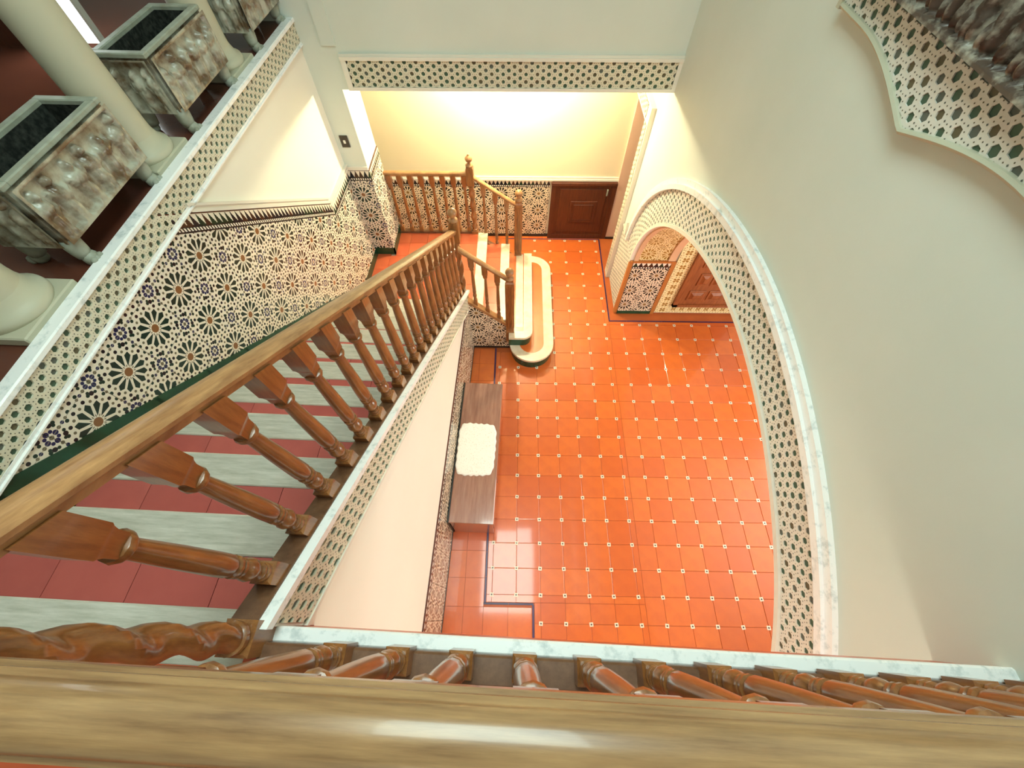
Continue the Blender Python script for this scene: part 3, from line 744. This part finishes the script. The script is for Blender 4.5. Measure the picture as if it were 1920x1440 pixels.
# ------------------------------------------------------------------ turned wood: balusters, newels, handrails
def baluster_mesh(name, h, blk=.14, fat=1.25, sx=0, sy=0):
    b = B()
    w0 = .026
    b.square([(w0, -.03), (w0, .062), (w0-.006, .070)])
    b.lathe([(.017, .066), (.0235, .072), (.0235, .082), (.017, .088), (.022, .094), (.022, .100), (.016, .107), (.019, .118), (.0255, .138), (.0265, .152), (.022, .172), (.016, .186),
             (.0235, .192), (.0235, .202), (.018, .207), (.0245, .213), (.0245, .223), (.020, .229), (.0245, .245), (.0240, .30), (.0215, .42), (.0175, h-blk-.055), (.0165, h-blk-.028), (.025, h-blk-.022), (.027, h-blk-.013), (.025, h-blk-.003), (.018, h-blk+.002)], n=12)
    q = .0205; zz = h-blk
    b.square([(q-.003, zz-.004), (q+.001, zz+.004), (q+.002, zz+.030), (q+.005, zz+.045), (q+.0085, zz+.055), (q+.0085, h+.02)])
    b.v = [(x*(fat if z < h-blk-.002 else 1.12), y*(fat if z < h-blk-.002 else 1.12), z if z < h else h+.006-sx*x-sy*y) for x, y, z in b.v]
    me = bpy.data.meshes.new(name); me.from_pydata(b.v, [], b.f); me.materials.append(M['baluster_wood'])
    me.polygons.foreach_set('use_smooth', [len(p.vertices) == 4 and i > 13 for i, p in enumerate(me.polygons)])
    me.update(); me.set_sharp_from_angle(angle=math.radians(42)); return me
RAILP = [(-.030, -.060), (-.030, -.036), (-.038, -.028), (-.038, -.014), (-.031, -.003), (-.018, .004), (0, .0065), (.018, .004), (.031, -.003), (.038, -.014), (.038, -.028), (.030, -.036), (.030, -.060)]
def finial(b, c, s=1.0, acorn=False):
    if acorn: p = [(.035, 0), (.046, .008), (.046, .02), (.022, .03), (.016, .05), (.024, .058), (.040, .075), (.045, .095), (.038, .115), (.020, .13), (.010, .14), (.013, .147), (.002, .155)]
    else: p = [(.036, 0), (.047, .008), (.047, .022), (.026, .032), (.018, .046), (.026, .055), (.041, .07), (.048, .092), (.046, .112), (.036, .13), (.018, .143), (.002, .147)]
    return b.lathe([(r*s, z*s) for r, z in p], c, 16)
def twist(b, c, r, z0, z1, turns, n=16, nz=44):
    v = []; f = []
    for j in range(nz+1):
        z = z0+(z1-z0)*j/nz; e = min(1, min(j, nz-j)/3)
        for i in range(n):
            a = 2*PI*i/n; rr = r*(1+e*.26*math.cos(2*a-turns*2*PI*j/nz)-.08*e); v.append((c[0]+rr*math.cos(a), c[1]+rr*math.sin(a), z))
    for j in range(nz):
        for i in range(n): f.append((j*n+i, j*n+(i+1) % n, (j+1)*n+(i+1) % n, (j+1)*n+i))
    f += [tuple(range(n-1, -1, -1)), tuple(nz*n+i for i in range(n))]
    return b.add(v, f)
def newel_twist(parent, c, z0, z1, acorn=False, r=.036, cap=.24):
    x, y = c; b = B()
    b.square([(.045, z0-.02), (.045, z0+.14), (.036, z0+.15)], (x, y, 0))
    b.lathe([(.030, z0+.145), (.043, z0+.155), (.043, z0+.170), (.028, z0+.18)], (x, y, 0), 16)
    twist(b, (x, y, 0), r, z0+.175, z1-cap-.03, 3.6)
    b.lathe([(.028, z1-cap-.04), (.043, z1-cap-.025), (.043, z1-cap-.01), (.030, z1-cap)], (x, y, 0), 16)
    b.square([(.036, z1-cap-.005), (.046, z1-cap+.005), (.046, z1-.02), (.036, z1)], (x, y, 0))
    o = b.out('newel_post', 'baluster_wood', parent, smooth=True, autosmooth=40)
    finial(B(), (x, y, z1-.002), 1.0, acorn).out('finial', 'rail_wood', o, smooth=True)
    return o
def newel_square(parent, c, z0, z1, w=.047):
    x, y = c; b = B()
    b.square([(w+.006, z0), (w+.006, z0+.20), (w, z0+.215), (w, z1-.04), (w-.01, z1-.02), (w-.01, z1)], (x, y, 0))
    for sx, sy in ((0, -1), (0, 1), (1, 0), (-1, 0)):     # reeds on each face
        for q in (-.022, 0, .022):
            px, py = (x+q, y+sy*w) if sx == 0 else (x+sx*w, y+q)
            b.lathe([(.002, z0+.25), (.008, z0+.27), (.008, z1-.09), (.002, z1-.07)], (px, py, 0), 6)
    o = b.out('newel_post', 'baluster_wood', parent)
    finial(B(), (x, y, z1-.002), 1.05).out('finial', 'rail_wood', o, smooth=True)
def put(me, parent, loc, name='baluster', rz=0):
    o = bpy.data.objects.new(name, me); link(o, parent); b = parent['base']; o.location = (loc[0]-b[0], loc[1]-b[1], loc[2]-b[2]); o.rotation_euler.z = rz; return o
# main flight railing
BAL_S = baluster_mesh('stair_baluster', .80, .20)
BAL_L = baluster_mesh('landing_baluster', .735, .14)
BAL_M = baluster_mesh('half_landing_baluster', .82, .15, 1.0)
hr = lambda v: 4.128-.664*v
RAILS = [(a*1.0, b_*.84) for a, b_ in RAILP]
sr = thing('stair_railing', 'long sloping wooden balustrade with turned balusters down the stair flight', 'railing', (-.755, 1.6, 1.9), skew=True)
UR = -.765
b = B().sweep(RAILS, (UR, -.06, hr(-.06)), (UR, 3.335, hr(3.335)), (1, 0, 0)); b.out('handrail', 'rail_wood_y', sr, smooth=True, autosmooth=35)
b = B().prism([(-.05, sT(-.05)-.20), (3.34, sT(3.34)-.20), (3.34, sT(3.34)+.012), (-.05, sT(-.05)+.012)], lambda v, z, d: (d, v, z), -.80, -.722); b.out('base_rail', 'base_wood', sr)
for i in range(20):
    v = .08+.1625*i
    put(baluster_mesh('stair_baluster', hr(v)-.046-sT(v)-.014, .165, sy=.664*1.12), sr, (UR+.004, v, sT(v)+.014))
newel_twist(sr, (UR+.012, 3.375), .74, hr(3.375)+.10)
# landing railing near the camera
lr = thing('landing_railing', 'near wooden balustrade with a thick worn handrail along the landing edge', 'railing', (.3, -.12, ZU), skew=True)
VR = -.119; ZB = ZU+.075
half = [(.046, -.062), (.046, -.046), (.039, -.042), (.039, -.033), (.042, -.029), (.042, -.021), (.035, -.016), (.0335, -.011), (.028, -.003), (.016, .004)]
LRAIL = [(-a, b_) for a, b_ in half]+[(0, .0065)]+[(a, b_) for a, b_ in reversed(half)]
B().sweep(LRAIL, (-.74, VR-.004, 4.11), (1.47, VR-.004, 4.11), (0, 1, 0)).out('handrail', 'rail_wood_x', lr, smooth=True, autosmooth=35)
B().box((-.72, -.172, ZU), (1.47, -.098, ZB), bev=.006).out('base_rail', 'base_wood', lr)
for i in range(-3, 9):
    put(BAL_L, lr, (.037+.1725*i, VR, ZB))
newel_twist(lr, (-.752, -.088), ZU, 4.23, cap=.17)
# ------------------------------------------------------------------ half landing and lower steps
ls = thing('lower_steps', 'half landing and three lower steps with rounded bottom step', 'staircase', (-.2, 4.0, 0))
Y0, Y1 = 3.28, 4.74
FXZ = lambda y0: (lambda x, z, d: (x, y0+d, z))
B().box((-1.93, 3.22, 0), (-.74, YP, ZM-.03)).box((-1.67, YP, 0), (-.74, Y1, ZM-.03)).box((-.74, 3.32, 0), (-.44, Y1, ZM-.031)).out('landing_block', 'cream_marble', ls)
nx, ny = 6, 6
for i in range(nx):
    for j in range(ny):
        xa = -1.96+(1.40/nx)*i; ya = 3.22+(1.52/ny)*j
        if xa+1.4/nx > -.75: ya0 = max(ya, 3.32)
        else: ya0 = ya
        xb_ = max(xa, -1.935)
        yb_ = ya+1.52/ny
        if yb_ > YP+.02:
            if xa+1.40/nx < -1.68: yb_ = YP-.002
            else: xb_ = max(xb_, -1.655)
        if yb_-ya0 < .02: continue
        B().box((xb_+.0015, ya0+.0015, ZM-.03), (xa+1.40/nx-.0015, yb_-.0015, ZM)).out('landing_tile', 'landing_red', ls)
B().box((-.56, 3.30, ZM-.036), (-.425, Y1-.03, ZM+.001), bev=.006).out('nosing', 'cream_marble', ls)
def arcp(cx, cy, r, a0, a1, n=14): return [(cx+r*math.cos(math.radians(a0+(a1-a0)*i/n)), cy+r*math.sin(math.radians(a0+(a1-a0)*i/n))) for i in range(n+1)]
def bullnose(outl, z, bw, h):
    out, inn, rin = outl(0), outl(bw), outl(.02); n = len(out)
    v = [(x, y, z) for x, y in out]+[(x, y, z) for x, y in inn]+[(x, y, z-.036) for x, y in out]
    f = []
    for i in range(n-1): f += [(i, i+1, i+1+n, i+n), (i+2*n, i+1+2*n, i+1, i)]
    B().add(v, f).out('nosing', 'cream_marble', ls)
    B().prism(inn, lambda x, y, d: (x, y, d), z-.03, z-.0015).out('tread_tile', 'terracotta', ls)
    B().prism(rin, lambda x, y, d: (x, y, d), z-h, z-.03).out('riser', 'green_tile', ls)
bullnose(lambda o: [(-.09+o, 3.36)]+arcp(.205, 3.22, .295-o, 180, 360, 24)+arcp(.21, 4.58, .29-o, 0, 90)+[(-.0, 4.87-o)], .19, .13, .19)
bullnose(lambda o: [(-.10, 3.155+o)]+arcp(.08, 3.285, .13-min(o, .115), -90, 0)+[(.21-o, 4.72), (-.14, 4.72)], .38, .115, .19)
B().box((-.02, 3.33, .345), (.085, Y1-.04, .3815), bev=.004).out('nosing', 'cream_marble', ls)
B().box((-.44, 3.30, .38), (-.14, Y1-.03, .535)).out('riser', 'cream_marble', ls)
B().box((-.24, 3.30, .535), (-.115, Y1-.03, .571), bev=.006).out('nosing', 'cream_marble', ls)
for i in range(5): B().box((-.44, 3.30+.28*i+.0015, .535), (-.242, 3.30+.28*(i+1)-.0015, .57)).out('tread_tile', 'landing_red', ls)
# tiled side of the lower flight facing the hall
FS = lambda x, z, d: (x, Y0-d, z)
lo = lambda x: .945-.93*(x+.576)
B().prism([(-.62, 0), (-.07, 0), (-.07, lo(-.07)-.02), (-.62, lo(-.62)-.02)], FS, 0, -.05).out('side_wall', 'plaster_white', ls)
dado(ls, -.615, -.07, .035, 1.0, (-.506-T/2, .171-T/2), FS, clips=[(.93, 1, lo(0)-.01)], m='zellige_warm')
B().box((-.615, Y0-.016, 0), (-.07, Y0, .035)).out('skirting', 'black_base', ls)
hi = lambda x: .672-.70*(x+.54)
B().prism([(-.60, 0), (-.0, 0), (-.0, hi(0)-.015), (-.60, hi(-.6)-.015)], lambda x, z, d: (x, 4.70+d, z), 0, .04).out('side_wall', 'green_tile', ls)
# front railing of the lower flight
fr = thing('short_railing', 'short sloping wooden balustrade at the near side of the lower steps', 'railing', (-.35, 3.30, .5))
YF = 3.305
h1 = lambda x: 1.70-.83*(x+.575)
R2 = [(a*.8, b_*.8) for a, b_ in RAILP]
B().sweep(R2, (-.62, YF, h1(-.62)), (-.11, YF, h1(-.11)), (0, 1, 0)).out('handrail', 'rail_wood', fr, smooth=True, autosmooth=35)
B().prism([(-.62, lo(-.62)-.05), (-.10, lo(-.10)-.05), (-.10, lo(-.10)), (-.62, lo(-.62))], lambda x, z, d: (x, YF+d, z), -.04, .035).out('base_rail', 'rail_wood', fr)
for i, x in enumerate((-.50, -.36, -.225)):
    me = baluster_mesh('short_baluster', h1(x)-lo(x)-.044, .15, .9, sx=.83); put(me, fr, (x, YF, lo(x)))
newel_square(fr, (-.085, YF-.015), .19, 1.31)
# back railing on the half landing and down the far side
br = thing('back_railing', 'wooden balustrade with spiral newel along the back of the half landing', 'railing', (-1.0, 4.72, ZM))
YK = 4.72
B().sweep(R2, (-1.66, YK, 1.655), (-.60, YK, 1.655), (0, 1, 0)).out('handrail', 'rail_wood', br, smooth=True, autosmooth=35)
h3 = lambda x: 1.585-.715*(x+.53)
B().sweep(R2, (-.58, YK, h3(-.58)), (0.0, YK, h3(0)), (0, 1, 0)).out('sloping_handrail', 'rail_wood', br, smooth=True, autosmooth=35)
B().box((-1.66, YK-.035, ZM-.005), (-.60, YK+.035, ZM+.03)).out('base_rail', 'base_wood', br)
B().prism([(-.60, hi(-.6)-.04), (-.02, hi(-.02)-.04), (-.02, hi(-.02)), (-.60, hi(-.6))], lambda x, z, d: (x, YK+d, z), -.035, .035).out('sloping_base_rail', 'base_wood', br)
for i in range(8):
    put(BAL_M, br, (-1.62+.134*i, YK, ZM+.03))
for x in (-.45, -.30, -.155):
    put(baluster_mesh('back_baluster', h3(x)-hi(x)-.044, .15, .9, sx=.715), br, (x, YK, hi(x)))
newel_twist(br, (-.60, YK), ZM-.1, 1.73, acorn=True)
newel_square(br, (.005, YK), .19, 1.27)

# ------------------------------------------------------------------ bench and doily
bn = thing('bench_chest', 'low dark brown wooden bench chest against the stair wall', 'bench', (-.455, 1.57, 0), skew=True)
BX0, BX1, BY0, BY1, BZ = -.675, -.230, .775, 2.375, .52
o = B().box((BX0, BY0, BZ-.03), (BX1, BY1, BZ), bev=.005).out('top', 'bench_wood', bn)
B().box((BX0+.01, BY0+.006, .0), (BX1-.012, BY1-.006, BZ-.03)).out('body', 'bench_wood', bn)
for i in range(3):
    ya = BY0+.04+i*.50; B().box((BX1-.014, ya, .08), (BX1-.004, ya+.46, BZ-.07), bev=.004).out('front_panel', 'bench_wood', bn)
B().box((BX0-.012, BY0, .0), (BX0, BY1, BZ+.002)).out('gap_shadow_strip', 'black_base', bn)  # black strip painting the shadow in the gap behind the bench
ND = 120
pts = []
for i in range(ND):
    a = 2*PI*i/ND; ca, sa = math.cos(a), math.sin(a); e = 6
    rr = 1/((abs(ca)**e+abs(sa)**e)**(1/e)); k = 1+.018*math.cos(a*22)+.012*math.sin(a*3+1)
    pts.append((-.468+.205*ca*rr*k, 1.555+.297*sa*rr*k))
b = B(); n = len(pts); c = (-.468, 1.555)
rings = [(1, 0.0005), (1, .004), (.93, .005), (.5, .0045)]
for s, dz in rings: b.v += [(c[0]+(x-c[0])*s, c[1]+(y-c[1])*s, BZ+dz+.0008*math.sin(x*90)*math.sin(y*70)) for x, y in pts]
for j in range(3): b.f += [(j*n+i, j*n+(i+1) % n, (j+1)*n+(i+1) % n, (j+1)*n+i) for i in range(n)]
b.f.append(tuple(range(3*n, 4*n)))
o = mesh('doily', b.v, b.f, 'lace', smooth=True); o.rotation_euler = (0, 0, -TH); tag(o, 'white lace runner with scalloped edge lying on the bench', 'tablecloth')

# ------------------------------------------------------------------ gallery with columns and stone planters
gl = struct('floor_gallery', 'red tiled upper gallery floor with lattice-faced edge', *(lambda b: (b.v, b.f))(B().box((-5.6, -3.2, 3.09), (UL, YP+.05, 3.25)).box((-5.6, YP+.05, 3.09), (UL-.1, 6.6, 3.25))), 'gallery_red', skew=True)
gl['base'] = [0, 0, 0]
o = B().box((UL-.045, -3.2, 3.245), (UL+.028, YP+.09, 3.276), bev=.006).out('kerb', 'marble', gl); o['label'] = 'white marble edge of the gallery'
FG = lambda v, z, d: (UL+.005+d, v, z)
lattice('edge_lattice', gl, -.3, YP+.10, 3.112, 3.245, FG, p=.050, depth=.010, flip=True)
B().box((UL, -3.2, 3.082), (UL+.026, YP+.09, 3.098), bev=.004).box((UL, -3.2, 3.098), (UL+.018, YP+.09, 3.112)).out('edge_bead', 'marble', gl)
for i in range(4):
    for j in range(10):
        pass
for i, (v, lab) in enumerate(((1.08, 'nearest pale round column on the gallery edge'), (2.24, 'pale round column between the two front stone planters'), (3.34, 'far pale round column beside the last stone planter'))):
    c = thing('gallery_column', lab, 'column', (UL-.215, v, 3.25), skew=True, group='columns along the gallery edge')
    x = UL-.215
    B().box((x-.175, v-.175, 3.25), (x+.175, v+.175, 3.30), bev=.006).out('plinth', 'column', c)
    B().lathe([(.166, 3.30), (.171, 3.315), (.166, 3.335), (.150, 3.345), (.136, 3.36), (.126, 3.385), (.121, 3.40)], (x, v, 0), 36).out('column_base', 'column', c, smooth=True, autosmooth=50)
    B().lathe([(.121, 3.398), (.117, 3.44), (.112, 5.4)], (x, v, 0), 36).out('shaft', 'column', c, smooth=True, autosmooth=60)
    B().lathe([(.112, 5.4), (.13, 5.43), (.10, 5.46), (.15, 5.6), (.16, 5.64)], (x, v, 0), 36).out('capital', 'column', c, smooth=True)
struct('wall_arcade', 'gallery arcade wall carried by the columns above the view', *(lambda b: (b.v, b.f))(B().box((UL-.28, -3.2, 5.64), (UL-.03, YP+.1, 6.6))), 'plaster', skew=True)
def planter(v0, v1, label, seed):
    t = thing('stone_planter', label, 'planter', (UL-.20, (v0+v1)/2, 3.25), skew=True, group='carved planters on the gallery edge')
    x1, x0, z0, z1 = UL-.055, UL-.345, 3.385, 3.665
    w = .026; b = B()
    # hollow box: four walls and a floor, flared a little
    b.box((x0, v0, z0), (x1, v0+w, z1)).box((x0, v1-w, z0), (x1, v1, z1)).box((x0, v0+w, z0), (x0+w, v1-w, z1)).box((x1-w, v0+w, z0), (x1, v1-w, z1)).box((x0+w, v0+w, z0), (x1-w, v1-w, z0+.03))
    b.out('box', 'stone', t)
    e = .002; B().box((x0+w, v0+w, z0+.03), (x0+w+e, v1-w, z1)).box((x1-w-e, v0+w, z0+.03), (x1-w, v1-w, z1)).box((x0+w, v0+w, z0+.03), (x1-w, v0+w+e, z1)).box((x0+w, v1-w-e, z0+.03), (x1-w, v1-w, z1)).out('liner', 'soil', t)
    b = B(); g = .010
    b.box((x0-g, v0-g, z1-.012), (x1+g, v0+w+.004, z1+.014), bev=.005).box((x0-g, v1-w-.004, z1-.012), (x1+g, v1+g, z1+.014), bev=.005).box((x0-g, v0+w, z1-.012), (x0+w+.004, v1-w, z1+.014), bev=.005).box((x1-w-.004, v0+w, z1-.012), (x1+g, v1-w, z1+.014), bev=.005)
    b.out('rim', 'stone_rim', t)
    L = v1-v0; H = z1-z0-.012
    relief('relief', t, lambda s, q, d: (x1+d, v0+s, z0+q), L, H, 84, 34, figures(L, H, seed, 6), 'stone')
    relief('side_relief', t, lambda s, q, d: (x0+s, v0-d, z0+q), x1-x0, H, 34, 28, figures(x1-x0, H, seed+5, 3), 'stone')
    b = B()
    for i in range(9):
        for j in range(4): pass
    n = 10; vv = []; rg = random.Random(seed)
    for i in range(n+1):
        for j in range(6): vv.append((x0+w+(x1-x0-2*w)*j/5, v0+w+(L-2*w)*i/n, z0+.13+rg.uniform(-.02, .03)))
    b.add(vv, [(i*6+j, i*6+j+1, i*6+j+7, i*6+j+6) for i in range(n) for j in range(5)])
    b.out('soil', 'soil', t)
    for px, py, sx in ((x1-.03, v0+.035, 1), (x1-.03, v1-.035, 1), (x0+.03, v0+.035, -1), (x0+.03, v1-.035, -1)):
        b = B()                            # lion paw: leg, ball of the foot and three toes
        b.lathe([(.034, .04), (.040, .07), (.044, .11), (.040, .145)], (px, py, 3.25), 10)
        b.lathe([(.004, .062), (.026, .056), (.037, .036), (.034, .012), (.028, 0)], (px+sx*.016, py, 3.25), 10)
        for k in (-1, 0, 1): b.lathe([(.004, .040), (.013, .035), (.018, .020), (.014, .002), (.01, 0)], (px+sx*.046, py+k*.021, 3.25), 8)
        b.out('paw_foot', 'stone_rim', t, smooth=True)
planter(1.38, 2.06, 'carved stone planter nearest the camera on the gallery edge', 3)
planter(2.52, 3.17, 'carved stone planter in the middle between two columns', 4)
planter(3.62, 4.20, 'carved stone planter farthest along the gallery by the pale wall', 9)
wn = struct('window_1', 'bright glazed door on the gallery behind the columns', *(lambda b: (b.v, b.f))(B().box((-3.72, 3.80, 3.27), (-3.24, 3.82, 5.4))), 'daylight_pane')
wn['base'] = [0, 0, 0]
B().box((-3.76, 3.77, 3.25), (-3.71, 3.86, 5.4)).box((-3.245, 3.79, 3.25), (-3.225, 3.84, 5.4)).box((-3.76, 3.77, 5.36), (-3.225, 3.86, 5.42)).out('window_frame', 'plaster_white', wn)
pw = struct('wall_panelled', 'dark wooden partition beside the glazed gallery door', *(lambda b: (b.v, b.f))(B().box((-5.6, 3.78, 3.25), (-3.76, 3.88, 6.6))), 'door_wood')

def frame(name, label, verts_box, bars, m='plaster_white'):
    w = struct(name, label, *(lambda b: (b.v, b.f))(B().box(*verts_box)), 'soft_pane'); w['base'] = [0, 0, 0]
    for a, b_ in bars: B().box(a, b_).out('window_frame', m, w)
frame('window_2', 'daylit window of the room beyond the arch', ((4.80, .1, .55), (4.82, 2.5, 2.55)),
      [((4.74, .1, .55), (4.79, .17, 2.55)), ((4.74, 2.43, .55), (4.79, 2.5, 2.55)), ((4.74, 1.27, .55), (4.79, 1.33, 2.55)), ((4.74, .1, .55), (4.79, 2.5, .62)), ((4.74, .1, 2.48), (4.79, 2.5, 2.55))])
frame('window_3', 'glazed skylight over the stair well', ((-.87, -.1, 6.80), (.57, 2.2, 6.82)),
      [((-.87, -.1, 6.74), (-.82, 2.2, 6.79)), ((.52, -.1, 6.74), (.57, 2.2, 6.79)), ((-.87, -.1, 6.74), (.57, -.05, 6.79)), ((-.87, 2.15, 6.74), (.57, 2.2, 6.79))])
frame('window_4', 'upper window behind the landing', ((-.95, -3.36, 4.05), (1.35, -3.34, 5.95)),
      [((-.95, -3.32, 4.05), (-.88, -3.26, 5.95)), ((1.28, -3.32, 4.05), (1.35, -3.26, 5.95)), ((.17, -3.32, 4.05), (.23, -3.26, 5.95)), ((-.95, -3.32, 4.05), (1.35, -3.26, 4.12)), ((-.95, -3.32, 5.88), (1.35, -3.26, 5.95))])
